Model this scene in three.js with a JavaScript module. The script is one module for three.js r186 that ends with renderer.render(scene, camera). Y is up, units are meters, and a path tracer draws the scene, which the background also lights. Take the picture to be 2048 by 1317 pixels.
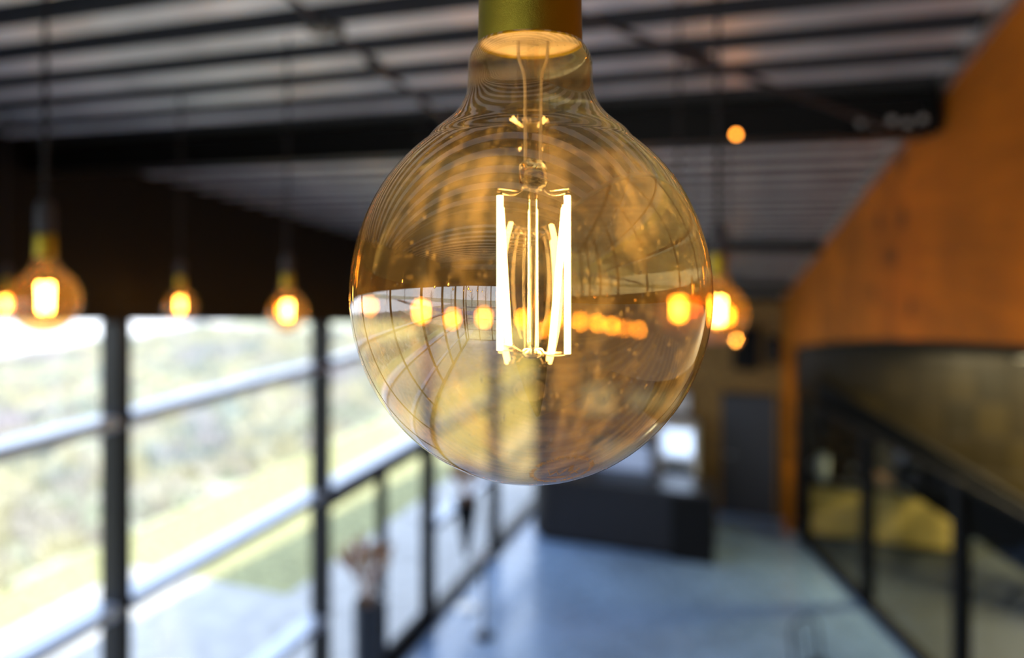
import * as THREE from 'three';
import { RoundedBoxGeometry } from 'three/addons/geometries/RoundedBoxGeometry.js';
import { mergeGeometries } from 'three/addons/utils/BufferGeometryUtils.js';
import { RectAreaLightUniformsLib } from 'three/addons/lights/RectAreaLightUniformsLib.js';
import { ImprovedNoise } from 'three/addons/math/ImprovedNoise.js';

// ---------------------------------------------------------------- camera, sky, sun, exposure
RectAreaLightUniformsLib.init();
const scene = new THREE.Scene();
const EYE = 4.75;                                   // metres above the floor
const camera = new THREE.PerspectiveCamera(58.73, 2048 / 1654, 0.02, 500);
camera.position.set(0, EYE, 0);
camera.setViewOffset(2048, 1654, 0, 337, 2048, 1317);   // level camera, lens shifted down
camera.focus = 0.236;
camera.userData.fStop = 4.2;
const renderer = new THREE.WebGLRenderer();
renderer.toneMapping = THREE.LinearToneMapping;
renderer.toneMappingExposure = 1.3;
renderer.shadowMap.enabled = true;

{ // pale clear sky, brighter and whiter towards the horizon
  const w = 16, h = 64, d = new Float32Array(w * h * 4);
  for (let j = 0; j < h; j++) {
    const el = Math.max(0, ((j + 0.5) / h - 0.5) * 2), k = Math.pow(1 - el, 2.2);
    const c = [0.95 + 0.9 * k, 1.25 + 0.72 * k, 1.85 + 0.25 * k];
    for (let i = 0; i < w; i++) d.set([...c, 1], (j * w + i) * 4);
  }
  const t = new THREE.DataTexture(d, w, h, THREE.RGBAFormat, THREE.FloatType);
  t.mapping = THREE.EquirectangularReflectionMapping; t.magFilter = THREE.LinearFilter; t.needsUpdate = true;
  scene.background = t;
}
scene.backgroundIntensity = 1.25;

// The hall runs along s; t is to the right of that axis. Local axes of everything in the hall: x = t, y = up, z = -s.
const TH = Math.atan(0.353), SN = Math.sin(TH), CS = Math.cos(TH);
const at = (s, t, y) => new THREE.Vector3(CS * t + SN * s, y, -(CS * s - SN * t));
const ceilY = (s) => 5.75 - 0.139 * s;
const headY = (s) => 4.663 - 0.103 * s;
const TF = -4.064;                                  // facade plane
const wallT = (s) => 0.7 - 0.0385 * s;              // timber wall plane
const S0 = -11, S1 = 13.6, TR = 6.2;

const sun = new THREE.DirectionalLight(new THREE.Color(1, 0.93, 0.78), 6);
sun.name = 'sun';
sun.position.copy(at(-6, 22, 42));
sun.target.position.copy(at(2, -4, 0));
sun.castShadow = true; sun.shadow.radius = 1.2;
Object.assign(sun.shadow.camera, { left: -40, right: 40, top: 40, bottom: -40, near: 1, far: 120 });
scene.add(sun, sun.target);

// ---------------------------------------------------------------- helpers
const noise = new ImprovedNoise();
let seedN = 7;
const rnd = () => { seedN = (seedN * 1664525 + 1013904223) >>> 0; return seedN / 4294967296; };
const R = (a, b) => a + (b - a) * rnd();
const lin = (r, g, b) => new THREE.Color().setRGB(r, g, b);
function fbm(x, y, z = 0, oct = 4) { let a = 0.5, v = 0; for (let i = 0; i < oct; i++) { v += a * noise.noise(x, y, z + i * 7.3); x *= 2.03; y *= 2.03; a *= 0.5; } return v; }
function tex(w, h, fn, srgb = true, rep = [1, 1]) {
  const d = new Uint8Array(w * h * 4);
  for (let j = 0; j < h; j++) for (let i = 0; i < w; i++) {
    const c = fn(i / w, j / h), o = (j * w + i) * 4;
    for (let k = 0; k < 3; k++) d[o + k] = Math.max(0, Math.min(255, Math.round(255 * (c.length ? c[k] : c))));
    d[o + 3] = 255;
  }
  const t = new THREE.DataTexture(d, w, h);
  t.wrapS = t.wrapT = THREE.MirroredRepeatWrapping; t.magFilter = THREE.LinearFilter; t.minFilter = THREE.LinearFilter;
  if (srgb) t.colorSpace = THREE.SRGBColorSpace;
  t.repeat.set(...rep); t.needsUpdate = true;
  return t;
}
const std = (color, roughness = 0.6, metalness = 0, more = {}) => new THREE.MeshStandardMaterial({ color, roughness, metalness, ...more });
const phys = (o) => new THREE.MeshPhysicalMaterial(o);
const used = {};
function numbered(n) { const k = used[n] = (used[n] ?? -1) + 1; return k ? n + '_' + String(k).padStart(3, '0') : n; }
const shade = (o) => { o.traverse((m) => { if (m.isMesh) m.castShadow = m.receiveShadow = true; }); return o; };
function part(parent, name, geo, mat, pos, label) {
  const m = new THREE.Mesh(geo, mat); m.name = name; m.castShadow = m.receiveShadow = true;
  if (pos) m.position.set(...pos);
  if (label) m.userData.label = label;
  parent.add(m); return m;
}
function thing(name, label, category, pos, turn = -TH, group) {
  const g = new THREE.Group(); g.name = numbered(name); g.userData = { label, category };
  if (group) g.userData.group = group;
  if (pos) g.position.copy(pos); g.rotation.y = turn; scene.add(g); return g;
}
function structure(name, label, geo, mat) {       // a piece of the setting, in hall axes
  const o = geo ? new THREE.Mesh(geo, mat) : new THREE.Group();
  o.name = name; o.rotation.y = -TH; o.castShadow = o.receiveShadow = true;
  o.userData = { label, category: name.split('_')[0], kind: 'structure' }; scene.add(o); return o;
}
const box = (w, h, d, x = 0, y = 0, z = 0) => new THREE.BoxGeometry(w, h, d).translate(x, y, z);
const rbox = (w, h, d, r = 0.008, x = 0, y = 0, z = 0, seg = 2) => new RoundedBoxGeometry(w, h, d, seg, r).translate(x, y, z);
// box given by ranges in t, y, s (hall axes), uv in metres
function slab(t0, t1, y0, y1, s0, s1) { return uvm(box(t1 - t0, y1 - y0, s1 - s0, (t0 + t1) / 2, (y0 + y1) / 2, -(s0 + s1) / 2)); }
function uvm(g) {
  const p = g.attributes.position, n = g.attributes.normal, uv = new Float32Array(p.count * 2);
  for (let i = 0; i < p.count; i++) {
    const ax = Math.abs(n.getX(i)), ay = Math.abs(n.getY(i)), az = Math.abs(n.getZ(i));
    const [a, b] = ay >= ax && ay >= az ? [p.getX(i), p.getZ(i)] : ax >= az ? [p.getZ(i), p.getY(i)] : [p.getX(i), p.getY(i)];
    uv[i * 2] = a; uv[i * 2 + 1] = b;
  }
  g.setAttribute('uv', new THREE.BufferAttribute(uv, 2)); return g;
}
// solid between two curves along s: per station [s, tLeft, tRight, yLow, yHigh]
function solid(st) {
  const v = [], q = (a, b, c, d) => v.push(...a, ...b, ...c, ...a, ...c, ...d);
  const P = (s, t, y) => [t, y, -s];
  const ring = ([s, a, b, lo, hi]) => [P(s, a, lo), P(s, b, lo), P(s, b, hi), P(s, a, hi)];
  for (let i = 0; i + 1 < st.length; i++) {
    const A = ring(st[i]), B = ring(st[i + 1]);
    for (let k = 0; k < 4; k++) { const m = (k + 1) % 4; q(A[k], B[k], B[m], A[m]); }
  }
  const A = ring(st[0]), B = ring(st.at(-1)); q(A[3], A[2], A[1], A[0]); q(B[0], B[1], B[2], B[3]);
  const g = new THREE.BufferGeometry(); g.setAttribute('position', new THREE.Float32BufferAttribute(v, 3));
  // turn faces outwards
  g.computeVertexNormals(); g.computeBoundingBox();
  let vol = 0; const a = new THREE.Vector3(), b = new THREE.Vector3(), c = new THREE.Vector3(), p = g.attributes.position;
  for (let i = 0; i < p.count; i += 3) vol += a.fromBufferAttribute(p, i).dot(b.fromBufferAttribute(p, i + 1).cross(c.fromBufferAttribute(p, i + 2)));
  if (vol < 0) { const arr = p.array; for (let i = 0; i < arr.length; i += 9) for (let k = 0; k < 3; k++) { const x = arr[i + 3 + k]; arr[i + 3 + k] = arr[i + 6 + k]; arr[i + 6 + k] = x; } g.computeVertexNormals(); }
  return uvm(g);
}
function rod(a, b, r, seg = 10) { // cylinder between two points
  const A = new THREE.Vector3(...a), B = new THREE.Vector3(...b), d = B.clone().sub(A);
  return new THREE.CylinderGeometry(r, r, d.length(), seg).applyQuaternion(new THREE.Quaternion().setFromUnitVectors(new THREE.Vector3(0, 1, 0), d.clone().normalize())).translate(...A.add(B).multiplyScalar(0.5).toArray());
}
const tube = (pts, r, seg = 24, rs = 8) => new THREE.TubeGeometry(new THREE.CatmullRomCurve3(pts.map((p) => new THREE.Vector3(...p))), seg, r, rs);
const lathe = (pts, seg = 48) => new THREE.LatheGeometry(pts.map((p) => new THREE.Vector2(...p)), seg);
const join = (...g) => mergeGeometries(g.map((x) => { const y = x.index ? x.toNonIndexed() : x; for (const k of Object.keys(y.attributes)) if (!['position', 'normal', 'uv'].includes(k)) y.deleteAttribute(k); return y; }));

// ---------------------------------------------------------------- materials
const M = {};
const KNOTS = Array.from({ length: 26 }, () => [rnd(), rnd(), R(0.018, 0.036)]);   // branch knots in the timber panels
{
  const fl = tex(512, 512, (u, v) => { const n = fbm(u * 6, v * 6, 1, 5), m = fbm(u * 40, v * 40, 3, 3); const k = 0.70 + 0.16 * n + 0.08 * m; return [k * 0.80, k * 0.98, k * 1.22]; }, true, [0.16, 0.16]);
  const fr = tex(256, 256, (u, v) => 0.55 + 0.35 * fbm(u * 7, v * 7, 5, 4), false, [0.2, 0.2]);
  M.floor = phys({ map: fl, roughness: 0.5, roughnessMap: fr, clearcoat: 1, clearcoatRoughness: 0.16 });
  const wd = tex(1024, 512, (u, v) => {
    let n = fbm(u * 3, v * 26, 2, 4) * 0.16 + fbm(u * 14, v * 150, 9, 2) * 0.1 + fbm(u * 4.2, v * 3.5, 4, 3) * 0.45;
    let k = 0;
    for (const [x, y, r] of KNOTS) { const dx = (u - x) * 2, dy = (v - y) * 1.25; k = Math.max(k, Math.exp(-(dx * dx + dy * dy * 2.2) / (r * r))); }
    const b = 1 + n - 0.55 * k;
    return [0.64 * b, 0.365 * b, 0.015 * b];
  }, true, [0.25, 0.4]);
  M.wood = phys({ map: wd, roughness: 0.75, specularIntensity: 0.4 });
  M.darkWood = std(lin(0.02, 0.014, 0.009), 0.7);
  M.ochre = std(lin(0.42, 0.24, 0.05), 0.6, 0, { map: tex(256, 256, (u, v) => { const k = 0.8 + 0.45 * fbm(u * 4, v * 30, 6, 4); return [k, k * 0.97, k * 0.9]; }, true, [0.7, 0.7]) });
  M.black = phys({ color: lin(0.004, 0.0045, 0.006), roughness: 0.4, specularIntensity: 0.35 });
  M.blackMatt = phys({ color: lin(0.005, 0.005, 0.0055), roughness: 0.7, specularIntensity: 0.4 });
  M.post = phys({ color: lin(0.012, 0.012, 0.013), roughness: 0.35, specularIntensity: 0.5 });
  M.rail = std(lin(0.52, 0.60, 0.74), 0.25, 0.5);
  M.beam = phys({ color: lin(0.004, 0.004, 0.0042), roughness: 0.35, specularIntensity: 0.3 });
  M.deck = std(lin(0.86, 0.83, 0.74), 0.4, 0.4, { map: tex(256, 256, (u, v) => { const k = 0.88 + 0.2 * fbm(u * 9, v * 9, 8, 4); return [k, k, k]; }, true, [0.4, 0.4]) });
  M.groove = std(lin(0.03, 0.03, 0.034), 0.6, 0.3);
  M.rodSteel = std(lin(0.06, 0.06, 0.062), 0.45, 0.6);
  M.galv = std(lin(0.5, 0.5, 0.49), 0.35, 0.9);
  M.pane = phys({ color: lin(0.96, 0.98, 0.98), roughness: 0, transmission: 1, thickness: 0, ior: 1.5 });
  M.tintPane = phys({ color: lin(0.55, 0.58, 0.54), roughness: 0, transmission: 1, thickness: 0, ior: 1.5 });
  M.plaster = std(lin(0.55, 0.53, 0.5), 0.9);
  M.concrete = std(lin(0.5, 0.5, 0.49), 0.85, 0, { map: tex(256, 256, (u, v) => { const k = 0.9 + 0.25 * fbm(u * 12, v * 12, 12, 4); return [k, k, k]; }, true, [0.3, 0.3]) });
  M.cord = std(lin(0.015, 0.014, 0.014), 0.7);
  M.doorGrey = std(lin(0.045, 0.047, 0.055), 0.5);
  M.counter = phys({ color: lin(0.014, 0.014, 0.018), roughness: 0.45, specularIntensity: 0.6 });
  M.steel = std(lin(0.6, 0.6, 0.6), 0.3, 0.95);
  M.white = std(lin(0.75, 0.76, 0.78), 0.45);
}

// ---------------------------------------------------------------- structure: floor, ceiling, walls
structure('floor', 'polished grey-blue concrete floor of the hall', slab(TF - 0.1, TR, -0.25, 0, S0, S1), M.floor);
const BEAMS = [-8.8, -4.85, -0.9, 3.05, 7.0, 10.95];
{
  const c = structure('ceiling', 'sloping ceiling of ribbed metal decking on black beams');
  part(c, 'roof_slab', solid([[S0 - 0.2, TF - 0.35, TR + 0.2, ceilY(S0 - 0.2) + 0.07, ceilY(S0 - 0.2) + 0.32], [S1 + 0.2, TF - 0.35, TR + 0.2, ceilY(S1 + 0.2) + 0.07, ceilY(S1 + 0.2) + 0.32]]), M.blackMatt);
  const per = 0.246, edges = [S0, ...BEAMS, S1];
  for (let b = 0; b + 1 < edges.length; b++) {           // one folded sheet per bay
    const pts = [];
    for (let s = edges[b]; s < edges[b + 1] - 1e-6; s += per) for (const [f, y] of [[0, 0], [0.44, 0], [0.52, 0.08], [0.92, 0.08]]) { const q = s + f * per; if (q < edges[b + 1]) pts.push([q, ceilY(q) + y]); }
    pts.push([edges[b + 1], ceilY(edges[b + 1])]);
    const v = [], vd = [], t0 = TF, t1 = 1.3;
    for (let i = 0; i + 1 < pts.length; i++) {
      const [sa, ya] = pts[i], [sb, yb] = pts[i + 1], A = [t0, ya, -sa], B = [t1, ya, -sa], C = [t1, yb, -sb], D = [t0, yb, -sb];
      (Math.abs((yb - ya) / (sb - sa) + 0.139) > 0.3 || (ya > ceilY(sa) + 0.05) ? vd : v).push(...A, ...D, ...C, ...A, ...C, ...B);
    }
    const g = new THREE.BufferGeometry(); g.setAttribute('position', new THREE.Float32BufferAttribute(v, 3)); g.computeVertexNormals();
    const sheet = part(c, 'deck_sheet', uvm(g), M.deck);
    const h = new THREE.BufferGeometry(); h.setAttribute('position', new THREE.Float32BufferAttribute(vd, 3)); h.computeVertexNormals();
    part(sheet, 'dark_groove', uvm(h), M.groove, null, 'dark grooves of the decking');  // groove faces get a darker colour than the flats
  }
}
// steel beams across the hall
BEAMS.forEach((s, i) => {
  const y = ceilY(s), a = TF + 0.1, b = wallT(s) - 0.01, dy = i < 4 ? 0.17 : 0.1;
  const g = thing('roof_beam', ['black roof beam nearest the glazed end behind the camera', 'black roof beam midway behind the camera', 'black roof beam just behind the camera', 'thick black roof beam crossing behind the neck of the big bulb', 'thin-looking black roof beam, second one beyond the big bulb', 'black roof beam closest to the far wall'][i], 'beam', at(s, 0, y - dy), -TH, 'roof beams');
  part(g, 'flange', box(b - a, 0.016, 0.11, (a + b) / 2, 0.008, 0), M.beam);
  part(g, 'flange', box(b - a, 0.016, 0.11, (a + b) / 2, dy - 0.016, 0), M.beam);
  part(g, 'web', box(b - a, dy - 0.032, 0.012, (a + b) / 2, dy / 2 - 0.004, 0), M.beam);
  if (i === 3) { // bolted end bracket by the timber wall
    const br = part(g, 'bracket', join(box(0.02, 0.15, 0.2, b - 0.02, dy / 2, 0), box(0.3, 0.012, 0.16, b - 0.18, -0.006, 0)), M.beam, null, 'black end plate bolted to the timber wall');
    for (let k = 0; k < 5; k++) part(br, 'bolt', new THREE.CylinderGeometry(0.014, 0.014, 0.022, 6).rotateX(Math.PI / 2), M.galv, [b - 0.06 - 0.05 * k, 0.045 - 0.012 * (k % 2), 0.066]);
  }
});
{ // added glowing dot standing in for a bulb reflection on the thick beam
  const g = thing('reflection_glow', 'small round glowing dot added for the orange reflection on the thick roof beam', 'lamp', at(2.99, -0.13, 5.18));
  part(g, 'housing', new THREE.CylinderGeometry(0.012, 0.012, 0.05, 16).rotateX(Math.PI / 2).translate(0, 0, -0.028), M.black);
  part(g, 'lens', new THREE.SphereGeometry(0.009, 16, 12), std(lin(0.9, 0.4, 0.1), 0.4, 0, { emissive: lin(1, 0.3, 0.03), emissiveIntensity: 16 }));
  const l = new THREE.PointLight(lin(1, 0.35, 0.05), 0.004); l.name = 'reflection_glow_light'; l.shadow.radius = 0.2; l.castShadow = true; g.add(l);
}
{ // wind bracing under the deck
  const brace = (name, label, a, b) => {
    const A = at(a[0], a[1], ceilY(a[0]) - a[2]), B = at(b[0], b[1], ceilY(b[0]) - b[2]);
    const g = thing(name, label, 'bracing rod', A, 0, 'roof bracing');
    const d = B.clone().sub(A);
    part(g, 'rod', rod([0, 0, 0], d.toArray(), 0.009), M.rodSteel);
    const m = d.clone().multiplyScalar(0.47), u = d.clone().normalize().multiplyScalar(0.07);
    part(g, 'turnbuckle', rod(m.clone().sub(u).toArray(), m.clone().add(u).toArray(), 0.02, 8), M.rodSteel);
    return g;
  };
  const b1 = brace('bracing_rod', 'thin dark bracing rod under the deck, left of the bulb neck', [1.05, -1.05, 0.22], [2.95, -1.15, 0.19]);
  brace('bracing_rod', 'thin dark bracing rod running from above the bulb to the beam end bracket', [1.2, -0.75, 0.24], [2.92, 0.42, 0.19]);
  const n = part(b1, 'node_plate', new THREE.CylinderGeometry(0.05, 0.05, 0.012, 20), M.rodSteel, at(1.62, -1.08, ceilY(1.62) - 0.22).sub(b1.position).toArray(), 'round steel node plate');
  for (let k = 0; k < 3; k++) part(n, 'bolt', new THREE.CylinderGeometry(0.009, 0.009, 0.03, 6), M.galv, [0.03 * Math.cos(k * 2.1), 0, 0.03 * Math.sin(k * 2.1)]);
}
// glazed left wall: posts, fascia, bays
const POSTS = Array.from({ length: 11 }, (_, k) => 3.69 + 2.33 * (k - 6));   // -10.29 ... 13.01
const RAILS = [3.598, 2.383, 1.193];
{
  const w = structure('wall_left', 'glazed left wall with black steel posts and deep black fascia');
  const st = (s) => [s, TF - 0.14, TF + 0.1, headY(s), ceilY(s) + 0.06];
  part(w, 'fascia', solid([st(S0), st(S1)]), M.black, null, 'black fascia above the windows');
  part(w, 'fascia_lip', solid([S0, S1].map((s) => [s, TF - 0.1, TF + 0.16, headY(s) - 0.03, headY(s) + 0.05])), M.black);
  for (const s of POSTS) part(w, 'post', new RoundedBoxGeometry(0.18, headY(s) - 0.03, 0.1, 2, 0.02).translate(TF, (headY(s) - 0.03) / 2, -s), M.post);
  part(w, 'sill', slab(TF - 0.08, TF + 0.08, 0, 0.09, S0, S1), M.post);
}
for (let k = 0; k + 1 < POSTS.length; k++) {
  const a = POSTS[k] + 0.05, b = POSTS[k + 1] - 0.05, m = (a + b) / 2, L = b - a, door = k === 7;
  const w = structure('window_' + (k + 1), k === 6 ? 'tall window bay at the left of the picture, between the two nearest posts' : door ? 'window bay with a glazed double door below' : 'tall window bay of the glazed left wall');
  const ys = door ? [RAILS[0], RAILS[1]] : RAILS;
  for (const y of ys) part(w, 'rail', new RoundedBoxGeometry(0.22, 0.08, L, 3, 0.02), M.rail, [TF, y, -m], 'blue-grey steel rail with a flat top');
  const lim = [0.09, ...[...ys].reverse()];
  for (let i = 0; i < lim.length; i++) {
    if (door && i === 0) continue;
    const y0 = lim[i] + (i ? 0.035 : 0), y1 = i + 1 < lim.length ? lim[i + 1] - 0.035 : headY(m);
    const plane = new THREE.PlaneGeometry(L, y1 - y0).rotateY(Math.PI / 2).translate(TF - 0.03, (y0 + y1) / 2, -m);
    part(w, 'pane', plane, M.pane);
  }
  if (door) {
    const d = structure('door_1', 'glazed double door in black frame in the window wall');
    part(d, 'door_head', rbox(0.14, 0.13, L, 0.01, TF, 2.275, -m), M.black);
    for (const [x0, x1] of [[a, m - 0.01], [m + 0.01, b]]) {
      const c = (x0 + x1) / 2, W = x1 - x0;
      for (const e of [x0 + 0.035, x1 - 0.035]) part(d, 'stile', rbox(0.06, 2.1, 0.07, 0.006, TF, 1.15, -e), M.black);
      part(d, 'bottom_rail', rbox(0.06, 0.12, W - 0.14, 0.006, TF, 0.16, -c), M.black);
      part(d, 'pane', new THREE.PlaneGeometry(W - 0.14, 1.98).rotateY(Math.PI / 2).translate(TF, 1.21, -c), M.pane);
    }
    part(d, 'handle', join(rod([TF + 0.09, 0.85, -m + 0.09], [TF + 0.09, 1.35, -m + 0.09], 0.014), rod([TF + 0.02, 0.9, -m + 0.09], [TF + 0.09, 0.9, -m + 0.09], 0.01), rod([TF + 0.02, 1.3, -m + 0.09], [TF + 0.09, 1.3, -m + 0.09], 0.01)), M.steel, null, 'steel pull handle');
  }
}
{ // glazed end behind the camera (mirrored in the big bulb)
  const w = structure('wall_back', 'glazed end wall behind the camera');
  const top = headY(S0), cols = [TF + 0.05, -2.5, -0.95, 0.6, 2.1];
  for (const t of cols) part(w, 'post', rbox(0.1, top, 0.16, 0.015, t, top / 2, -S0), M.post);
  part(w, 'fascia', slab(TF - 0.1, TR, top, ceilY(S0) + 0.1, S0 - 0.1, S0 + 0.08), M.black);
  part(w, 'side_panel', slab(2.1, TR, 0, top, S0 - 0.1, S0 + 0.08), M.plaster);
  for (let i = 0; i + 1 < cols.length; i++) {
    const a = cols[i] + 0.05, b = cols[i + 1] - 0.05, c = (a + b) / 2;
    for (const y of [...RAILS, 0.05]) part(w, 'rail', rod([a, y, -S0], [b, y, -S0], 0.05, 16), M.rail);
    const lim = [0.1, ...[...RAILS].reverse(), top];
    for (let j = 0; j + 1 < lim.length; j++) part(w, 'pane', new THREE.PlaneGeometry(b - a, lim[j + 1] - lim[j] - 0.1).translate(c, (lim[j] + lim[j + 1]) / 2, -S0), M.pane);
  }
}
// timber wall on the right, its underside open to the kitchen
const LOW = [[-1.5, 4.66], [0.6, 4.68], [2.23, 4.49], [2.93, 4.415], [4.27, 4.258], [5.37, 4.12], [7.29, 3.866], [9.64, 3.528], [11.52, 3.247], [12.9, 3.05]];
const lowY = (s) => { let i = 0; while (i < LOW.length - 2 && s > LOW[i + 1][0]) i++; const [a, ya] = LOW[i], [b, yb] = LOW[i + 1]; return ya + (yb - ya) * (s - a) / (b - a); };
{
  const w = structure('wall_right', 'orange-brown knotted timber wall panel rising to the sloping ceiling');
  const cut = [-1.5, 0.6, 1.5, 2.23, 2.93, 3.6, 4.27, 5.37, 6.3, 7.29, 8.5, 9.64, 10.6, 11.52, 12.9];
  part(w, 'timber_panel', solid(cut.map((s) => [s, wallT(s), wallT(s) + 0.14, lowY(s), ceilY(s) + 0.05])), M.wood);
  part(w, 'timber_panel', solid([S0, -1.5].map((s) => [s, wallT(s), wallT(s) + 0.14, 0, ceilY(s) + 0.05])), M.darkWood, null, 'dark stained wall behind the camera');
  part(w, 'timber_panel', solid([12.9, S1].map((s) => [s, wallT(s), wallT(s) + 0.14, 0, ceilY(s) + 0.05])), M.wood, null, 'full-height timber end of the wall');
  part(w, 'edge_trim', solid([-1.5, 12.9].map((s) => [s, wallT(s) - 0.025, wallT(s), ceilY(s) - 0.05, ceilY(s) - 0.005])), M.galv, null, 'galvanised trim along the ceiling edge');
  const ks = cut.map((s) => [s, wallT(s) + 0.14, TR, lowY(s) + 0.02, lowY(s) + 0.24]);
  part(w, 'mezzanine_soffit', solid(ks.concat([[S1, wallT(S1) + 0.14, TR, 3.0, 3.2]])), M.blackMatt, null, 'dark soffit over the kitchen');
  part(w, 'outer_wall', slab(TR, TR + 0.2, 0, 7.5, S0, S1), M.plaster);
  part(w, 'cross_wall', slab(wallT(-1.5) + 0.14, TR, 0, 4.7, -1.6, -1.5), M.plaster);
}
{ // far wall with ochre boards
  const w = structure('wall_far', 'far wall clad in ochre wooden boards');
  part(w, 'wall_core', slab(TF - 0.1, TR + 0.2, 0, 4.4, S1 + 0.02, S1 + 0.22), M.blackMatt);
  for (let t = TF + 0.1, k = 0; t < 0.3; t += 0.28, k++) {
    const above = t > -1.0 && t < 0.05;
    part(w, 'board', rbox(0.272, above ? 1.62 : 3.75, 0.03, 0.004, t + 0.136, above ? 2.14 + 0.81 : 1.875, -S1, 1), M.ochre);
  }
}
{
  const d = structure('door_2', 'plain dark grey door beside the timber wall end');
  part(d, 'leaf', rbox(0.9, 2.1, 0.05, 0.006, -0.39, 1.05, -S1 + 0.04), M.doorGrey);
  for (const t of [-0.87, 0.09]) part(d, 'frame', box(0.06, 2.16, 0.08, t, 1.08, -S1 + 0.04), M.ochre);
  part(d, 'handle', join(rod([-0.74, 1.05, -S1 + 0.07], [-0.74, 1.05, -S1 + 0.13], 0.01), rod([-0.74, 1.05, -S1 + 0.125], [-0.62, 1.05, -S1 + 0.125], 0.01)), M.steel);
}

// ---------------------------------------------------------------- outdoors
{
  const gr = tex(512, 512, (u, v) => { const n = fbm(u * 10, v * 10, 20, 5), m = fbm(u * 60, v * 60, 22, 3), k = 1 + 0.5 * n + 0.35 * m; return [0.66 * k, 0.67 * k, 0.58 * k + 0.06 * n]; }, true, [0.06, 0.06]);
  const field = structure('ground_field', 'rough pale grassland outside the windows', slab(-130, 130, -0.6, -0.06, -130, 130), std(0xffffff, 0.95, 0, { map: gr }));
  const pv = structure('ground_paving', 'pale concrete paving outside the windows', join(slab(-8.9, TF - 0.1, -0.2, -0.02, S0 - 4, 8.4), slab(-6.2, TF - 0.1, -0.2, -0.02, 8.4, 22)), std(lin(0.62, 0.61, 0.59), 0.85, 0, { map: tex(256, 256, (u, v) => { const k = 0.92 + 0.2 * fbm(u * 14, v * 14, 31, 4); return [k, k, k]; }, true, [0.3, 0.3]) }));
  const lawnM = std(lin(0.5, 0.49, 0.3), 0.95, 0, { map: tex(256, 256, (u, v) => { const k = 0.85 + 0.5 * fbm(u * 30, v * 30, 33, 4); return [k, k, k * 0.9]; }, true, [0.3, 0.3]) });
  structure('ground_lawn', 'strip of mown yellow-green lawn beyond the paving', join(slab(-10, -8.9, -0.15, -0.035, -20, 8.4), slab(-10, -6.2, -0.15, -0.035, 8.4, 40)), lawnM);
  structure('ground_gravel', 'white gravel field in the distance', slab(-75, -31, -0.3, 0.0, -60, 90), std(lin(0.8, 0.79, 0.77), 0.9));
  structure('ground_road', 'blue-grey asphalt road crossing behind the camera', slab(-80, 60, -0.2, 0.0, -34, -27), std(lin(0.2, 0.24, 0.32), 0.8));
  // rough scrub on the bank
  const leaf = new THREE.ConeGeometry(0.035, 0.34, 4, 1).translate(0, 0.17, 0), g = [];
  for (let k = 0; k < 9; k++) g.push(leaf.clone().rotateZ(0.25 + 0.6 * rnd()).rotateY(k * 2.4).translate(0.08 * Math.sin(k * 2.4), 0, 0.08 * Math.cos(k * 2.4)));
  const N = 9000, im = new THREE.InstancedMesh(join(...g), std(0xffffff, 0.9), N), o = new THREE.Object3D(), c = new THREE.Color();
  const tones = [[0.30, 0.33, 0.26], [0.38, 0.36, 0.33], [0.45, 0.43, 0.3], [0.26, 0.30, 0.29], [0.36, 0.33, 0.36]];
  for (let i = 0; i < N; i++) {
    const t = -10.2 - Math.pow(rnd(), 1.3) * 21, s = R(-14, 34);
    const q = fbm(s * 0.25, t * 0.25, 40, 3);
    o.position.copy(at(s, t, -0.07)); o.rotation.y = R(0, 6.3); o.scale.setScalar(R(0.6, 1.5) * (1 + q)); o.updateMatrix(); im.setMatrixAt(i, o.matrix);
    const tn = tones[Math.min(4, Math.max(0, Math.floor(2.5 + q * 6 + R(-0.8, 0.8))))], k = R(0.85, 1.3); im.setColorAt(i, c.setRGB(tn[0] * k, tn[1] * k, tn[2] * k));
  }
  im.name = 'scrub'; im.userData = { label: 'rough pale scrub and dry grass on the bank outside', category: 'scrub', kind: 'stuff' }; im.castShadow = im.receiveShadow = true; scene.add(im);
  // bare trees beyond the road
  const bark = std(lin(0.1, 0.085, 0.075), 0.9);
  const spots = [[-38, -34], [-40, -22], [-42, -12], [-37, -5], [-44, 4], [-26, -48], [-12, -52]];
  spots.forEach(([s, t], i) => {
    const tr = thing('bare_tree', 'bare leafless tree beyond the road behind the camera', 'tree', at(s, t, -0.06), R(0, 6), 'bare trees behind the camera');
    const h = R(6, 9); part(tr, 'trunk', new THREE.CylinderGeometry(0.06, 0.17, h, 8).translate(0, h / 2, 0), bark);
    const bs = []; for (let k = 0; k < 22; k++) { const y = h * R(0.3, 0.97), a = k * 2.4, l = R(1, 2.6) * (1.25 - y / h); bs.push(rod([0, y, 0], [Math.cos(a) * l, y + l * 0.9, Math.sin(a) * l], 0.03, 4)); }
    part(tr, 'branches', join(...bs), bark);
  });
}

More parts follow.
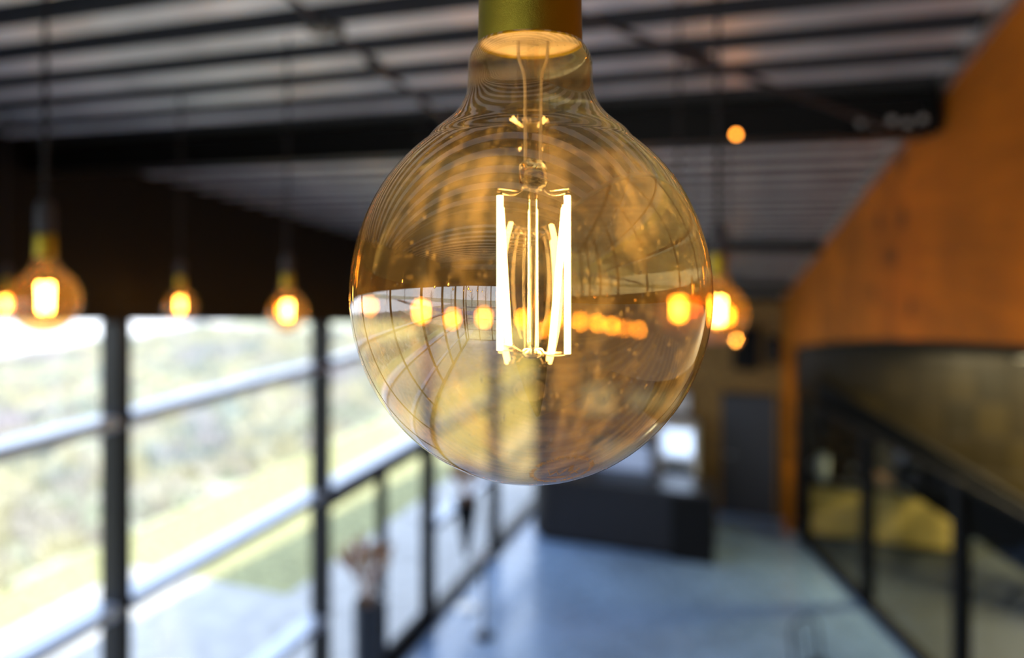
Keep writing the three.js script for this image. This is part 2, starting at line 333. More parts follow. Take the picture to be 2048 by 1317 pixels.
// ---------------------------------------------------------------- the big bulb
const FIL = lin(1, 0.6, 0.22);
const dust = tex(1024, 1024, (u, v) => {               // wiped dust film and specks on the glass, red channel = clearness
  const a = u * Math.PI * 2, x = Math.cos(a) * 1.6, z = Math.sin(a) * 1.6;
  let n = 0.5 * noise.noise(x * 1.3, v * 3.2, z * 1.3) + 0.25 * noise.noise(x * 3 + 4, v * 7, z * 3) + 0.18 * noise.noise(x * 6, v * 15 + 3, z * 6);
  n += 0.14 * noise.noise(x * 5 + v * 9, v * 62, z * 5) + 0.10 * noise.noise(x * 40, v * 60, z * 40);
  let d = 0.016 + 0.34 * Math.max(0, n - 0.05);
  const sp = noise.noise(x * 70, v * 110, z * 70); if (sp > 0.62) d += 0.35;
  return 1 - Math.min(0.5, d);
}, false);
dust.wrapS = THREE.RepeatWrapping; dust.wrapT = THREE.ClampToEdgeWrapping;
const amber = phys({ color: lin(0.87, 0.73, 0.44), roughness: 0.0, transmission: 1, transmissionMap: dust, thickness: 0, ior: 2.1, side: THREE.DoubleSide });
const amberFar = phys({ color: lin(0.80, 0.60, 0.30), roughness: 0.0, transmission: 0.96, thickness: 0, ior: 1.7, side: THREE.DoubleSide });
const clear = phys({ color: lin(0.96, 0.95, 0.93), roughness: 0, transmission: 1, thickness: 0, ior: 1.75, side: THREE.DoubleSide });
const solidGlass = phys({ color: 0xffffff, roughness: 0, transmission: 1, thickness: 0.01, ior: 1.5 });
const glow = std(lin(0.9, 0.7, 0.3), 0.5, 0, { emissive: FIL, emissiveIntensity: 44 });
const glowFar = std(lin(0.9, 0.7, 0.3), 0.5, 0, { emissive: lin(1, 0.52, 0.13), emissiveIntensity: 110 });
const wire = std(lin(0.75, 0.7, 0.62), 0.25, 1);
const goldCap = phys({ color: lin(0.50, 0.40, 0.045), roughness: 0.36, metalness: 1, bumpMap: tex(256, 256, () => rnd(), false, [8, 8]), bumpScale: 0.00006 });
const cream = std(lin(0.8, 0.72, 0.6), 0.6);
// globe outline, metres from its centre: [radius, height]
function globePoints(n) {
  const p = [], a = 0.0625, b = 0.0656, end = 0.956;
  for (let i = 0; i <= n; i++) { const e = -Math.PI / 2 + (Math.PI / 2 + end) * i / n; p.push([Math.max(0.00002, a * Math.cos(e)), b * Math.sin(e)]); }
  const neck = [[0.0336, 0.0565], [0.0302, 0.0592], [0.0272, 0.0618], [0.0249, 0.0645], [0.0234, 0.0672], [0.0225, 0.0698], [0.0221, 0.0730], [0.0219, 0.0765], [0.0218, 0.0800], [0.0213, 0.0826], [0.0203, 0.0848], [0.0190, 0.0866], [0.0178, 0.0884], [0.0172, 0.0900]];
  const c = new THREE.CatmullRomCurve3([...p.slice(-3), ...neck].map(([x, y]) => new THREE.Vector3(x, y, 0)), false, 'centripetal');
  return p.slice(0, -3).concat(c.getPoints(n).map((v) => [v.x, v.y]));
}
const fil = (a, b, r) => { const g = rod(a, b, r, 12); return g; };
function lampLight(parent, pos, intensity, rad) {
  const l = new THREE.PointLight(FIL, intensity); l.name = 'filament_light'; l.position.set(...pos); l.castShadow = true; l.shadow.radius = rad; parent.add(l);
}
{
  const g = thing('globe_bulb', 'large clear amber globe filament bulb hanging in gold socket, filling the centre', 'light bulb', new THREE.Vector3(0.0064, EYE - 0.01645, -0.2595), 0);
  part(g, 'glass_globe', lathe(globePoints(90), 128), amber, null, 'clear amber glass globe with a film of dust');
  const cap = part(g, 'socket', lathe([[0.0174, 0.0905], [0.0176, 0.0868], [0.0181, 0.0866], [0.0184, 0.0872], [0.0180, 0.108], [0.0174, 0.135], [0.0165, 0.140], [0.006, 0.146], [0.004, 0.156], [0.0036, 0.165]], 96), goldCap, null, 'satin gold socket cup');
  part(g, 'base_disc', lathe([[0.0001, 0.0885], [0.0168, 0.0882], [0.0176, 0.0875], [0.0176, 0.0895], [0.0001, 0.0905]], 64), cream, null, 'cream base plate glowing inside the neck');
  part(g, 'cord', rod([0, 0.16, 0], [0, ceilY(0.25) - EYE + 0.02, 0], 0.0032), M.cord);
  const st = part(g, 'glass_stem', lathe([[0.0062, 0.0885], [0.0058, 0.082], [0.0057, 0.050], [0.0058, 0.0455]], 40), clear, [0.001, 0, 0], 'clear glass stem tube');
  // pinched glass press, lumpy
  const press = new THREE.SphereGeometry(1, 32, 24), pp = press.attributes.position;
  for (let i = 0; i < pp.count; i++) { const x = pp.getX(i), y = pp.getY(i), z = pp.getZ(i), k = 1 + 0.16 * noise.noise(x * 2.3, y * 2.3, z * 2.3) + 0.06 * noise.noise(x * 6, y * 6, z * 6); pp.setXYZ(i, Math.sign(x) * Math.pow(Math.abs(x), 0.6) * 0.0050 * k, Math.sign(y) * Math.pow(Math.abs(y), 0.7) * 0.0056 * k, Math.sign(z) * Math.pow(Math.abs(z), 0.8) * 0.0036 * k); }
  press.computeVertexNormals();
  part(g, 'glass_press', press, solidGlass, [0.001, 0.0410, 0], 'pinched clear glass press');
  part(st, 'exhaust_tube', lathe([[0.0021, 0.088], [0.0021, 0.048], [0.0012, 0.0455]], 24), clear);
  for (const d of [-1, 1]) part(st, 'lead_wire', tube([[d * 0.0052, 0.0885, 0], [d * 0.0049, 0.082, 0.0004], [d * 0.0032, 0.0765, 0.0008], [d * 0.0028, 0.062, 0], [d * 0.0027, 0.046, 0]], 0.00055, 40), std(lin(0.85, 0.78, 0.7), 0.4, 0.3));
  part(g, 'glass_rod', lathe([[0.0001, 0.0372], [0.0019, 0.0366], [0.00185, 0], [0.0019, -0.0215], [0.0001, -0.0235]], 28), solidGlass, [0.001, 0, 0], 'clear glass rod');
  const bead = lathe([[0.0019, -0.0196], [0.0032, -0.0201], [0.0040, -0.0215], [0.0036, -0.0229], [0.0022, -0.0236], [0.0001, -0.0238]], 28);
  part(g, 'glass_bead', bead, solidGlass, [0.001, 0, 0]);
  const FT = 0.0336, ends = [ // top, bottom of the four filaments
    [[-0.0106, FT, 0.003], [-0.0106, -0.0202, 0.004]], [[0.0129, FT, 0.003], [0.0129, -0.0214, 0.004]],
    [[-0.0104, FT - 0.004, -0.003], [-0.0076, -0.0200, -0.008]], [[0.0124, FT - 0.004, -0.003], [0.0078, -0.0226, -0.006]]];
  ends.forEach(([a, b]) => {
    const f = part(g, 'filament', fil(a, b, 0.0011), glow, null, 'glowing filament strip');
    for (const e of [a, b]) part(f, 'end_clip', box(0.0017, 0.0022, 0.001, ...e), wire);
    lampLight(g, [0, 1, 2].map((i) => (a[i] + b[i]) / 2), 0.005, 0.03);
  });
  for (const d of [-1, 1]) {
    const x = d < 0 ? -0.0106 : 0.0129;
    part(g, 'support_wire', tube([[0.001 + d * 0.0034, 0.0375, 0], [0.001 + d * 0.0045, 0.0352, 0.0005], [0.001 + d * 0.0075, 0.0340, 0.001], [x, 0.0348, 0.002], [x + d * 0.001, 0.0352, 0.003], [x + d * 0.0008, 0.0362, 0.001], [x - d * 0.006, 0.0356, 0]], 0.00032, 40, 6), wire);
    part(g, 'support_wire', tube([[0.001 + d * 0.003, -0.0216, 0], [x * 0.6, d < 0 ? -0.0208 : -0.0226, 0.001], [x, d < 0 ? -0.0200 : -0.0216, 0.004], [x + d * 0.0008, d < 0 ? -0.0192 : -0.0206, 0.004]], 0.0003, 24, 6), wire);
    part(g, 'support_wire', tube([[0.001 + d * 0.003, -0.0220, -0.001], [x * 0.65, d < 0 ? -0.0202 : -0.0228, -0.007], [x * 0.9, d < 0 ? -0.0198 : -0.0226, -0.006]], 0.00028, 16, 6), wire);
  }
  // etched ring of marks near the bottom of the globe
  const cv = document.createElement('canvas'); cv.width = cv.height = 512;
  const cx = cv.getContext('2d'); cx.fillStyle = '#000'; cx.fillRect(0, 0, 512, 512); cx.translate(256, 256); cx.fillStyle = cx.strokeStyle = '#fff';
  cx.lineWidth = 7;
  for (let k = 0; k < 46; k++) { // small lettering set round a ring, too small to read
    if (k % 15 === 7) continue;
    cx.save(); cx.rotate(k / 46 * Math.PI * 2); cx.translate(0, -215); cx.beginPath();
    const w = 7 + (k * 5) % 6; cx.moveTo(-w, 16); cx.lineTo(-w, -14); cx.lineTo(w * ((k % 3) - 1), (k % 4) * 6 - 8); if (k % 2) cx.lineTo(w, -14); cx.lineTo(w, 16); cx.stroke(); cx.restore();
  }
  cx.lineWidth = 9; cx.beginPath(); cx.moveTo(-110, -40); cx.lineTo(-75, 50); cx.lineTo(-45, -20); cx.lineTo(-15, 50); cx.lineTo(20, -40); cx.stroke();
  cx.fillRect(40, -90, 26, 90); cx.beginPath(); cx.moveTo(70, 60); cx.lineTo(120, -30); cx.moveTo(70, -20); cx.lineTo(130, 60); cx.stroke(); cx.fillRect(-90, 90, 180, 10); cx.fillRect(-60, 115, 120, 10);
  const mk = new THREE.CanvasTexture(cv); mk.magFilter = THREE.LinearFilter;
  const gm = new THREE.PlaneGeometry(0.0225, 0.0225, 24, 24), q = gm.attributes.position;
  const lat = -0.93, a0 = 0.0626, b0 = 0.0657;
  for (let i = 0; i < q.count; i++) { // wrap the patch on the ellipsoid
    const dirv = new THREE.Vector3(q.getX(i), q.getY(i), 0.0626).normalize().applyAxisAngle(new THREE.Vector3(1, 0, 0), -lat).applyAxisAngle(new THREE.Vector3(0, 1, 0), 0.24);
    q.setXYZ(i, dirv.x * a0, dirv.y * b0, dirv.z * a0);
  }
  gm.computeVertexNormals();
  part(g, 'etched_mark', gm, std(lin(0.5, 0.3, 0.12), 0.7, 0, { opacity: 0.75, alphaMap: mk, transparent: true }), null, 'ring of tiny etched lettering');
}

// ---------------------------------------------------------------- pendant bulbs further away
function pendant() {
  const g = new THREE.Group(); g.name = 'pendant_bulb';
  part(g, 'glass_globe', lathe(globePoints(26), 40), amberFar);
  part(g, 'socket', lathe([[0.0176, 0.0868], [0.0184, 0.0872], [0.0176, 0.125], [0.0165, 0.132], [0.006, 0.138], [0.0001, 0.14]], 28), goldCap);
  part(g, 'holder', lathe([[0.0172, 0.132], [0.0172, 0.185], [0.012, 0.196], [0.003, 0.2]], 24), std(lin(0.05, 0.05, 0.055), 0.5));
  part(g, 'stem', lathe([[0.0056, 0.088], [0.0056, 0.045], [0.002, 0.036], [0.002, -0.022], [0.0001, -0.023]], 16), clear);
  const f = [];
  for (let k = 0; k < 4; k++) { const a = k * Math.PI / 2 + 0.6; f.push(rod([0.012 * Math.cos(a), 0.033, 0.012 * Math.sin(a)], [0.010 * Math.cos(a), -0.021, 0.010 * Math.sin(a)], 0.0016, 8)); }
  part(g, 'filament', join(...f), glowFar);
  part(g, 'cord', new THREE.CylinderGeometry(0.0045, 0.0045, 1, 8).translate(0, 0.5, 0), M.cord, [0, 0.198, 0]);
  const l = new THREE.PointLight(FIL, 0.03); l.name = 'filament_light'; l.position.set(0.011 * Math.cos(0.6), 0.006, 0.011 * Math.sin(0.6)); l.castShadow = true; l.shadow.radius = 0.04; g.add(l);
  return g;
}
const proto = pendant();
function hang(s, t, y, label, group) {
  const g = proto.clone(); g.name = numbered('pendant_bulb'); g.position.copy(at(s, t, y)); g.rotation.y = R(0, 6);
  g.userData = { label, category: 'light bulb', group };
  const c = g.children.find((o) => o.name === 'cord'); c.scale.y = ceilY(s) + 0.005 - (y + 0.198);
  scene.add(g);
}
const GL = 'glowing globe pendants of the hall';
hang(1.06, -1.35, 4.640, 'nearest glowing globe pendant at the left edge, its amber globe plainly visible', GL);
hang(2.57, -3.53, 4.456, 'blurred glowing globe pendant cut by the left edge of the picture', GL);
hang(2.54, -2.43, 4.482, 'small glowing globe pendant alone above the left window, between post and second pendant', GL);
hang(2.10, -1.55, 4.520, 'glowing globe pendant left of the big bulb, above the second window post', GL);
hang(4.36, -3.27, 4.283, 'farther orange pendant just behind the one left of the big bulb', GL);
hang(4.74, -2.78, 4.291, 'faint orange pendant seen through the left rim of the big bulb', GL);
const ROW = [[2.71, -1.35, 4.472], [3.85, -1.72, 4.321], [3.91, -1.55, 4.330], [4.55, -1.53, 4.260], [5.20, -1.49, 4.199], [8.14, -2.47, 3.767], [5.84, -1.47, 4.117], [6.58, -1.49, 4.030], [7.31, -1.51, 3.929], [8.05, -1.53, 3.830], [8.80, -1.50, 3.726]];
const ORD = ['first', 'second', 'third', 'fourth', 'fifth', 'lower dim one below the fifth', 'sixth', 'seventh', 'eighth', 'ninth', 'tenth'];
ROW.forEach(([s, t, y], i) => hang(s, t, y, ORD[i] + (i === 5 ? '' : ' from left') + ' of the pendant row seen through the big bulb', 'pendant row seen through the big bulb'));
hang(2.14, -0.25, 4.561, 'bright elongated pendant glow seen through the right side of the big bulb', GL);
hang(3.49, -0.34, 4.456, 'round pendant glow just inside the right rim of the big bulb', GL);
hang(1.66, -0.11, 4.600, 'near amber globe pendant peeking out right of the big bulb', GL);
hang(3.75, -0.20, 4.397, 'yellow pendant glow overlapping the near globe right of the big bulb', GL);
hang(9.61, -0.42, 3.555, 'small orange bulb added low at the far wall, right of the big bulb', GL);  // added bulb standing in for an orange reflected spot
for (let k = 0; k < 9; k++) hang(-1.2 - 1.0 * k, k % 2 ? -1.5 : -2.9, ceilY(-1.2 - k) - 0.95 - 0.12 * k, 'glowing globe pendant behind the camera, mirrored tiny in the big bulb', 'pendants behind the camera');

// ---------------------------------------------------------------- bar counter and things at the far end
{
  const g = thing('bar_counter', 'long dark grey bar counter with rounded left end', 'counter', at(11.3, -2.25, 0));
  const W = 2.87, D = 0.72, sh = new THREE.Shape(); // plan: x = t, y = depth; rounded left end
  const plan = (o) => { const s = new THREE.Shape(), l = -W / 2 - o, r = W / 2 + o, f = -o, b = D + o, k = 0.34; s.moveTo(l + k, f); s.lineTo(r, f); s.lineTo(r, b); s.lineTo(l + k, b); s.absarc(l + k, (f + b) / 2, (b - f) / 2, Math.PI / 2, Math.PI * 1.5, false); return s; };
  const ext = (o, h, y) => new THREE.ExtrudeGeometry(plan(o), { depth: h, bevelEnabled: false, curveSegments: 24 }).rotateX(-Math.PI / 2).translate(0, y, 0);
  part(g, 'plinth', ext(-0.04, 0.08, 0), M.blackMatt);
  part(g, 'body', ext(0, 0.91, 0.08), M.counter);
  part(g, 'worktop', ext(0.03, 0.045, 0.99), std(lin(0.02, 0.019, 0.02), 0.3), null, 'black worktop');
  part(g, 'joint', box(0.02, 0.9, 0.01, -W / 2 + 0.36, 0.53, 0.004), M.blackMatt);
  part(g, 'end_panel', rbox(0.64, 0.985, 0.05, 0.01, W / 2 - 0.3, 0.4925, 0.03), M.blackMatt, null, 'black end panel');
}
{ // glass-door fridge behind the bar
  const g = thing('drinks_fridge', 'lit glass-door drinks fridge with white frame behind the bar', 'fridge', at(12.75, -1.49, 0));
  part(g, 'body', join(box(0.6, 1.72, 0.03, 0, 0.86, -0.27), box(0.03, 1.72, 0.55, -0.29, 0.86, 0), box(0.03, 1.72, 0.55, 0.29, 0.86, 0), box(0.6, 0.04, 0.55, 0, 1.70, 0), box(0.6, 0.1, 0.55, 0, 0.05, 0)), M.white);
  part(g, 'light_panel', box(0.5, 0.62, 0.01, 0, 1.36, -0.245), std(lin(0.8, 0.85, 0.9), 0.5, 0, { emissive: lin(0.62, 0.75, 1), emissiveIntensity: 1.1 }), null, 'white back-lit panel');
  const l = new THREE.RectAreaLight(lin(0.62, 0.75, 1), 1.0, 0.5, 0.62); l.name = 'fridge_light'; l.position.set(0, 1.36, -0.235); l.rotation.y = Math.PI; g.add(l);
  for (const y of [0.5, 0.86, 1.05]) part(g, 'shelf', box(0.54, 0.012, 0.45, 0, y, 0), M.steel);
  part(g, 'tray', rbox(0.5, 0.12, 0.3, 0.02, 0, 1.12, 0.05), M.white);
  part(g, 'door', new THREE.PlaneGeometry(0.52, 1.5).translate(0, 0.9, 0.27), M.pane);
  part(g, 'door_frame', join(box(0.04, 1.6, 0.03, -0.28, 0.9, 0.28), box(0.04, 1.6, 0.03, 0.28, 0.9, 0.28), box(0.6, 0.05, 0.03, 0, 1.69, 0.28)), M.white);
  for (let k = 0; k < 5; k++) { const b = thing('drink_bottle', ['first', 'second', 'third', 'fourth', 'fifth'][k] + ' dark bottle from the left in the lit fridge', 'bottle', at(12.75 - 0.02, -1.49 - 0.18 + 0.09 * k, 0.866), -TH, 'bottles in the fridge'); part(b, 'glass', lathe([[0.0001, 0], [0.033, 0.002], [0.033, 0.1], [0.012, 0.135], [0.012, 0.168], [0.0001, 0.17]], 14), std(lin(0.02, 0.03, 0.02), 0.2)); part(b, 'cap', lathe([[0.0135, 0.155], [0.0135, 0.171], [0.0001, 0.172]], 12), M.galv); }
}
{ // low display case with pale slats
  const g = thing('display_case', 'low display case with pale vertical slats behind the bar', 'display case', at(12.55, -2.42, 0));
  part(g, 'base', rbox(1.06, 0.78, 0.5, 0.01, 0, 0.39, 0), M.blackMatt);
  part(g, 'light_panel', box(1.0, 0.6, 0.01, 0, 1.1, -0.2), std(lin(0.8, 0.85, 0.9), 0.5, 0, { emissive: lin(0.45, 0.62, 1), emissiveIntensity: 0.35 }));
  const l = new THREE.RectAreaLight(lin(0.45, 0.62, 1), 0.3, 1.0, 0.6); l.name = 'display_light'; l.position.set(0, 1.1, -0.19); l.rotation.y = Math.PI; g.add(l);
  for (let k = 0; k < 14; k++) part(g, 'slat', rbox(0.04, 0.6, 0.02, 0.004, -0.475 + k * 0.073, 1.09, -0.12), M.white);
  part(g, 'top', rbox(1.08, 0.03, 0.5, 0.008, 0, 1.42, 0), M.counter);
  for (const x of [-0.52, 0.52]) part(g, 'end_frame', box(0.025, 0.64, 0.48, x, 1.09, 0), M.counter);
}
{ // back-bar shelf with pale panels seen through the bulb
  const g = thing('menu_board', 'pale rectangular board on the far wall seen through the bulb bottom', 'board', at(S1 - 0.05, -3.05, 1.55));
  part(g, 'panel', rbox(0.62, 0.6, 0.02, 0.004, 0, 0.3, 0), M.white); part(g, 'frame', join(box(0.66, 0.03, 0.03, 0, 0.6, 0.004), box(0.66, 0.03, 0.03, 0, 0, 0.004), box(0.03, 0.6, 0.03, -0.32, 0.3, 0.004), box(0.03, 0.6, 0.03, 0.32, 0.3, 0.004)), M.black);
  const h = thing('wall_shelf', 'wide wall shelf with pale back panel behind the bar', 'shelf', at(S1 - 0.06, -1.95, 1.72));
  part(h, 'back_panel', rbox(1.1, 0.4, 0.02, 0.004, 0, 0.2, 0), M.white); part(h, 'board', rbox(1.14, 0.03, 0.22, 0.004, 0, 0, 0.11), M.counter); part(h, 'board', rbox(1.14, 0.03, 0.22, 0.004, 0, 0.4, 0.11), M.counter);
}
{ // black boxes high on the far wall
  const g = thing('wall_speaker', 'tall black loudspeaker high on the far wall above the grey door', 'loudspeaker', at(S1 - 0.16, -0.42, 2.58));
  part(g, 'cabinet', rbox(0.42, 0.74, 0.24, 0.01, 0, 0.37, 0), M.blackMatt);
  for (const [y, r] of [[0.22, 0.15], [0.55, 0.1]]) part(g, 'cone', new THREE.TorusGeometry(r, 0.012, 8, 28), M.black, [0, y, 0.122]);
  const h = thing('control_box', 'small black box on the far wall right of the loudspeaker', 'box', at(S1 - 0.1, 0.03, 2.72));
  part(h, 'case', rbox(0.2, 0.44, 0.14, 0.01, 0, 0.22, 0), M.blackMatt); part(h, 'lid', rbox(0.18, 0.4, 0.01, 0.004, 0, 0.22, 0.075), M.black);
}
// ---------------------------------------------------------------- kitchen under the mezzanine
{
  const g = thing('kitchen_counter', 'pale yellow wooden kitchen counter behind the glass partition', 'counter', at(12.8, 1.68, 0.008));
  const yel = std(lin(0.78, 0.60, 0.18), 0.55, 0, { map: tex(256, 128, (u, v) => { const k = 0.88 + 0.3 * fbm(u * 3, v * 24, 50, 4); return [k, k, k]; }, true, [0.6, 0.6]) });
  part(g, 'plinth', box(2.1, 0.08, 0.5, 0, 0.04, -0.28), M.blackMatt);
  for (const [x, w] of [[-0.72, 0.7], [0, 0.7], [0.72, 0.7]]) part(g, 'front_panel', uvm(rbox(w, 0.78, 0.03, 0.005, x, 0.47, 0)), yel);
  part(g, 'body', box(2.12, 0.78, 0.56, 0, 0.47, -0.3), yel); part(g, 'worktop', rbox(2.22, 0.04, 0.66, 0.006, 0, 0.88, -0.28), M.counter);
  const w = structure('wall_kitchen', 'dark olive panelled wall at the back of the kitchen');
  const tones = [lin(0.011, 0.008, 0.002), lin(0.014, 0.010, 0.0024), lin(0.009, 0.007, 0.0022), lin(0.018, 0.013, 0.003)].map((c) => std(c, 0.35));
  const pg = rbox(0.44, 0.54, 0.03, 0.006);
  for (let i = 0; i < 13; i++) for (let j = 0; j < 6; j++) part(w, 'panel', pg, tones[(i * 5 + j * 3 + ((i * j) % 3)) % 4], [0.62 + i * 0.45, 0.3 + j * 0.55, -S1 + 0.01]);
  const kf = new THREE.Shape(); [[0.45, 12.95], [3.78, 3.46], [6.15, 3.46], [6.15, 13.55], [0.45, 13.55]].forEach(([t, q], i) => i ? kf.lineTo(t, q) : kf.moveTo(t, q));
  structure('floor_shade_sheet', 'dark grey sheet over the kitchen floor behind the partition, its colour standing for shade', uvm(new THREE.ExtrudeGeometry(kf, { depth: 0.008, bevelEnabled: false }).rotateX(-Math.PI / 2)), std(lin(0.035, 0.042, 0.045), 0.6));  // dark sheet laid on the hall floor, kitchen shade put into its colour
  const c = thing('coffee_machine', 'black coffee machine on the kitchen counter behind the partition post', 'coffee machine', at(13.05, 1.22, 0.909));
  part(c, 'body', rbox(0.5, 0.5, 0.38, 0.03, 0, 0.25, 0), M.black); part(c, 'drip_tray', rbox(0.44, 0.06, 0.2, 0.01, 0, 0.05, 0.2), M.steel); part(c, 'group_head', rod([0, 0.34, 0.2], [0, 0.24, 0.2], 0.035, 16), M.steel); part(c, 'bean_hopper', lathe([[0.09, 0.5], [0.13, 0.62], [0.001, 0.63]], 20), M.black);
  const j = thing('glass_jug', 'tall pale glass jug on the kitchen counter left of the coffee machine', 'jug', at(12.95, 0.8, 0.909));
  part(j, 'jug_body', lathe([[0.0001, 0], [0.085, 0.003], [0.1, 0.12], [0.085, 0.34], [0.095, 0.42], [0.09, 0.42], [0.08, 0.34], [0.095, 0.12], [0.08, 0.01], [0.0001, 0.008]], 28), std(lin(0.55, 0.62, 0.62), 0.15)); part(j, 'handle', new THREE.TorusGeometry(0.1, 0.014, 8, 20, Math.PI).rotateZ(Math.PI / 2), M.steel, [-0.09, 0.24, 0]);
  const b = thing('fruit_bowl', 'round heaped pinkish-orange bowl on the kitchen counter right of the post', 'bowl', at(12.98, 1.72, 0.909));
  part(b, 'bowl', lathe([[0.0001, 0], [0.09, 0.005], [0.16, 0.1], [0.19, 0.2], [0.18, 0.2], [0.15, 0.1], [0.0001, 0.02]], 28), std(lin(0.7, 0.42, 0.25), 0.5)); part(b, 'heap', new THREE.SphereGeometry(0.165, 24, 12, 0, 6.3, 0, 1.57).scale(1, 0.75, 1).translate(0, 0.18, 0), std(lin(0.75, 0.42, 0.2), 0.6));
  const p = thing('white_cup', 'white cup on the kitchen counter in front of the orange bowl', 'cup', at(12.72, 1.96, 0.909));
  part(p, 'cup_body', lathe([[0.0001, 0], [0.05, 0.003], [0.08, 0.12], [0.074, 0.12], [0.046, 0.012], [0.0001, 0.01]], 24), M.white); part(p, 'handle', new THREE.TorusGeometry(0.035, 0.008, 8, 16), M.white, [0.085, 0.065, 0]);
  const k = thing('wooden_crate', 'small brown wooden crate at the right end of the kitchen counter', 'crate', at(12.98, 2.35, 0.909));
  for (const z of [-0.12, 0.12]) for (const y of [0.045, 0.12]) part(k, 'slat', rbox(0.4, 0.06, 0.012, 0.003, 0, y, z), M.ochre);
  for (const x of [-0.19, 0.19]) part(k, 'end', rbox(0.014, 0.15, 0.24, 0.003, x, 0.08, 0), M.ochre);
  part(k, 'base', box(0.38, 0.012, 0.23, 0, 0.012, 0), M.ochre);
  // lamps over the counter
  for (const [s, t, n] of [[11.75, 3.4, 'left'], [11.9, 4.6, 'right']]) {
    const y = lowY(s) + 0.005, q = thing('ceiling_lamp', 'flat warm ceiling lamp over the kitchen counter, ' + n + ' one', 'lamp', at(s, t, y));
    part(q, 'housing', box(0.62, 0.01, 0.32, 0, 0.006, 0), M.black);
    part(q, 'diffuser', box(0.56, 0.006, 0.26, 0, -0.004, 0), std(lin(0.9, 0.85, 0.7), 0.5, 0, { emissive: lin(1, 0.82, 0.45), emissiveIntensity: 4 }));
    const l = new THREE.RectAreaLight(lin(1, 0.82, 0.45), 430, 0.56, 0.26); l.name = 'lamp_light'; l.position.set(0, -0.01, 0); l.rotation.x = -Math.PI / 2; q.add(l);
  }
}
{ // glass partition along the kitchen
  const X = 4.67, Z = [11.75, 9.65, 7.64, 5.6], g = thing('glass_partition', 'dark framed glass partition between hall and kitchen', 'partition', new THREE.Vector3(X, 0, -Z[3]), 0);
  const z = (v) => -(v - Z[3]);
  for (const v of Z) part(g, 'post', rbox(0.14, 2.3, 0.14, 0.012, 0, 1.15, z(v)), M.blackMatt);
  for (let i = 0; i < 3; i++) {
    const c = z((Z[i] + Z[i + 1]) / 2), L = Z[i] - Z[i + 1] - 0.14;
    part(g, 'base_rail', rbox(0.1, 0.1, L, 0.008, 0, 0.05, c), M.blackMatt);
    part(g, 'head_rail', rbox(0.06, 0.05, L, 0.008, 0, 2.27, c), M.blackMatt);
    part(g, 'pane', new THREE.PlaneGeometry(L, 2.14).rotateY(Math.PI / 2).translate(0, 1.17, c), M.tintPane);
  }
}
{ // staircase with solid black balustrade
  const A = new THREE.Vector3(4.95, 0, -11.9), B = new THREE.Vector3(7.5, 0, -8.75), d = B.clone().sub(A), L = d.length(), turn = Math.atan2(-d.z, d.x);
  const g = thing('staircase', 'black staircase with solid balustrade descending to the right in the kitchen', 'staircase', A, turn);
  const y0 = 2.58, y1 = 0.86; // top edge of the balustrade along x = 0..L
  const sh = new THREE.Shape(); sh.moveTo(0, y0); sh.lineTo(L, y1); sh.lineTo(L, 0.0); sh.lineTo(L - 0.25, 0.0); sh.lineTo(0, y0 - 0.8);
  part(g, 'balustrade', new THREE.ExtrudeGeometry(sh, { depth: 0.05, bevelEnabled: false }).translate(0, 0, -0.025), M.blackMatt);
  const sl = new THREE.Shape(); sl.moveTo(0, y0 - 0.45); sl.lineTo(L, 0.4); sl.lineTo(L, 0); sl.lineTo(L - 0.25, 0); sl.lineTo(0, y0 - 0.8);
  part(g, 'stringer', new THREE.ExtrudeGeometry(sl, { depth: 0.05, bevelEnabled: false }).translate(0, 0, -0.725), M.blackMatt);
  for (let k = 0; k < 10; k++) { const x = L * (k + 0.5) / 10; part(g, 'tread', rbox(0.36, 0.04, 0.66, 0.006, x, y0 - 0.55 + (y1 - y0) * (k + 0.5) / 10, -0.36), M.blackMatt); }
}
// ---------------------------------------------------------------- planters and stand by the windows
function dried(g, y, n, spread, h) {
  const tones = [lin(0.42, 0.27, 0.16), lin(0.55, 0.40, 0.24), lin(0.45, 0.25, 0.2)].map((c) => std(c, 0.9));
  for (let k = 0; k < n; k++) {
    const a = k * 2.4, r = spread * Math.sqrt((k + 0.5) / n), hh = h * R(0.65, 1), tip = [Math.cos(a) * r, y + hh, Math.sin(a) * r];
    const s = part(g, 'stem', tube([[Math.cos(a) * 0.03, y, Math.sin(a) * 0.03], [tip[0] * 0.5, y + hh * 0.6, tip[2] * 0.5], tip], 0.004, 8, 5), tones[k % 3]);
    part(s, 'plume', new THREE.SphereGeometry(1, 8, 6).scale(0.03, 0.09, 0.03).rotateZ(-Math.cos(a) * 0.5).rotateX(Math.sin(a) * 0.5).translate(...tip), tones[(k + 1) % 3]);
  }
}
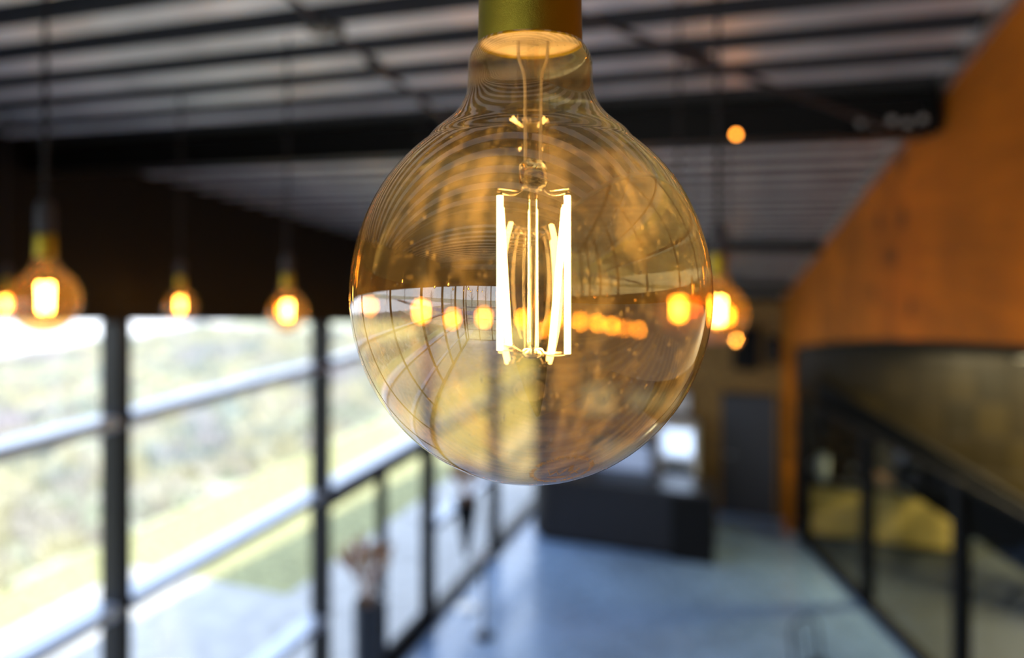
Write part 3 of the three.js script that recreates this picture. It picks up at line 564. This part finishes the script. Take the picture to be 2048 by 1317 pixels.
{
  const g = thing('tall_planter', 'tall dark cylindrical planter with dried grasses beside the second window post', 'planter', at(6.47, -3.82, 0));
  part(g, 'pot', lathe([[0.0001, 0], [0.115, 0.003], [0.12, 0.02], [0.14, 1.16], [0.135, 1.18], [0.125, 1.175], [0.122, 1.1], [0.0001, 1.1]], 40), std(lin(0.035, 0.042, 0.055), 0.4));
  dried(g, 1.1, 26, 0.26, 0.62);
  const h = thing('cone_planter', 'black cone planter with dried flowers on a slim stand by the windows', 'planter', at(8.86, -3.76, 0));
  part(h, 'stand', join(rod([0, 0.02, 0], [0, 0.72, 0], 0.012), lathe([[0.0001, 0.02], [0.14, 0.016], [0.14, 0], [0.0001, 0]], 32)), M.steel);
  part(h, 'pot', lathe([[0.0001, 0.66], [0.03, 0.68], [0.15, 1.36], [0.165, 1.42], [0.15, 1.42], [0.14, 1.34], [0.0001, 1.34]], 36), M.black);
  dried(h, 1.34, 26, 0.22, 0.5);
  const s = thing('sign_stand', 'slim dark stand with a small white card on the glossy floor', 'stand', new THREE.Vector3(-0.34, 0, -8.9), 0.2);
  part(s, 'foot', lathe([[0.0001, 0], [0.12, 0], [0.12, 0.012], [0.02, 0.022], [0.0001, 0.024]], 32), M.black); part(s, 'pole', rod([0, 0.02, 0], [0, 0.95, 0], 0.022, 14), M.black); part(s, 'card', rbox(0.16, 0.12, 0.012, 0.004, 0, 0.99, 0.01), M.white);
}
{ // metal chair, only its back reaches into the picture
  const g = thing('metal_chair', 'black metal chair on the floor, its back just visible at the bottom edge', 'chair', new THREE.Vector3(3.12, 0, -7.35), 0.5);
  part(g, 'seat', rbox(0.42, 0.025, 0.42, 0.01, 0, 0.45, 0), M.black);
  for (const x of [-0.19, 0.19]) for (const z of [-0.19, 0.19]) part(g, 'leg', rod([x * 1.1, 0, z * 1.1], [x, 0.44, z], 0.013), M.black);
  part(g, 'backrest', tube([[-0.19, 0.45, -0.19], [-0.19, 0.8, -0.24], [-0.12, 0.88, -0.26], [0.12, 0.88, -0.26], [0.19, 0.8, -0.24], [0.19, 0.45, -0.19]], 0.014, 40), M.black);
  for (const x of [-0.07, 0.07]) part(g, 'spindle', rod([x, 0.46, -0.19], [x, 0.87, -0.258], 0.008), M.black);
}

renderer.render(scene, camera);
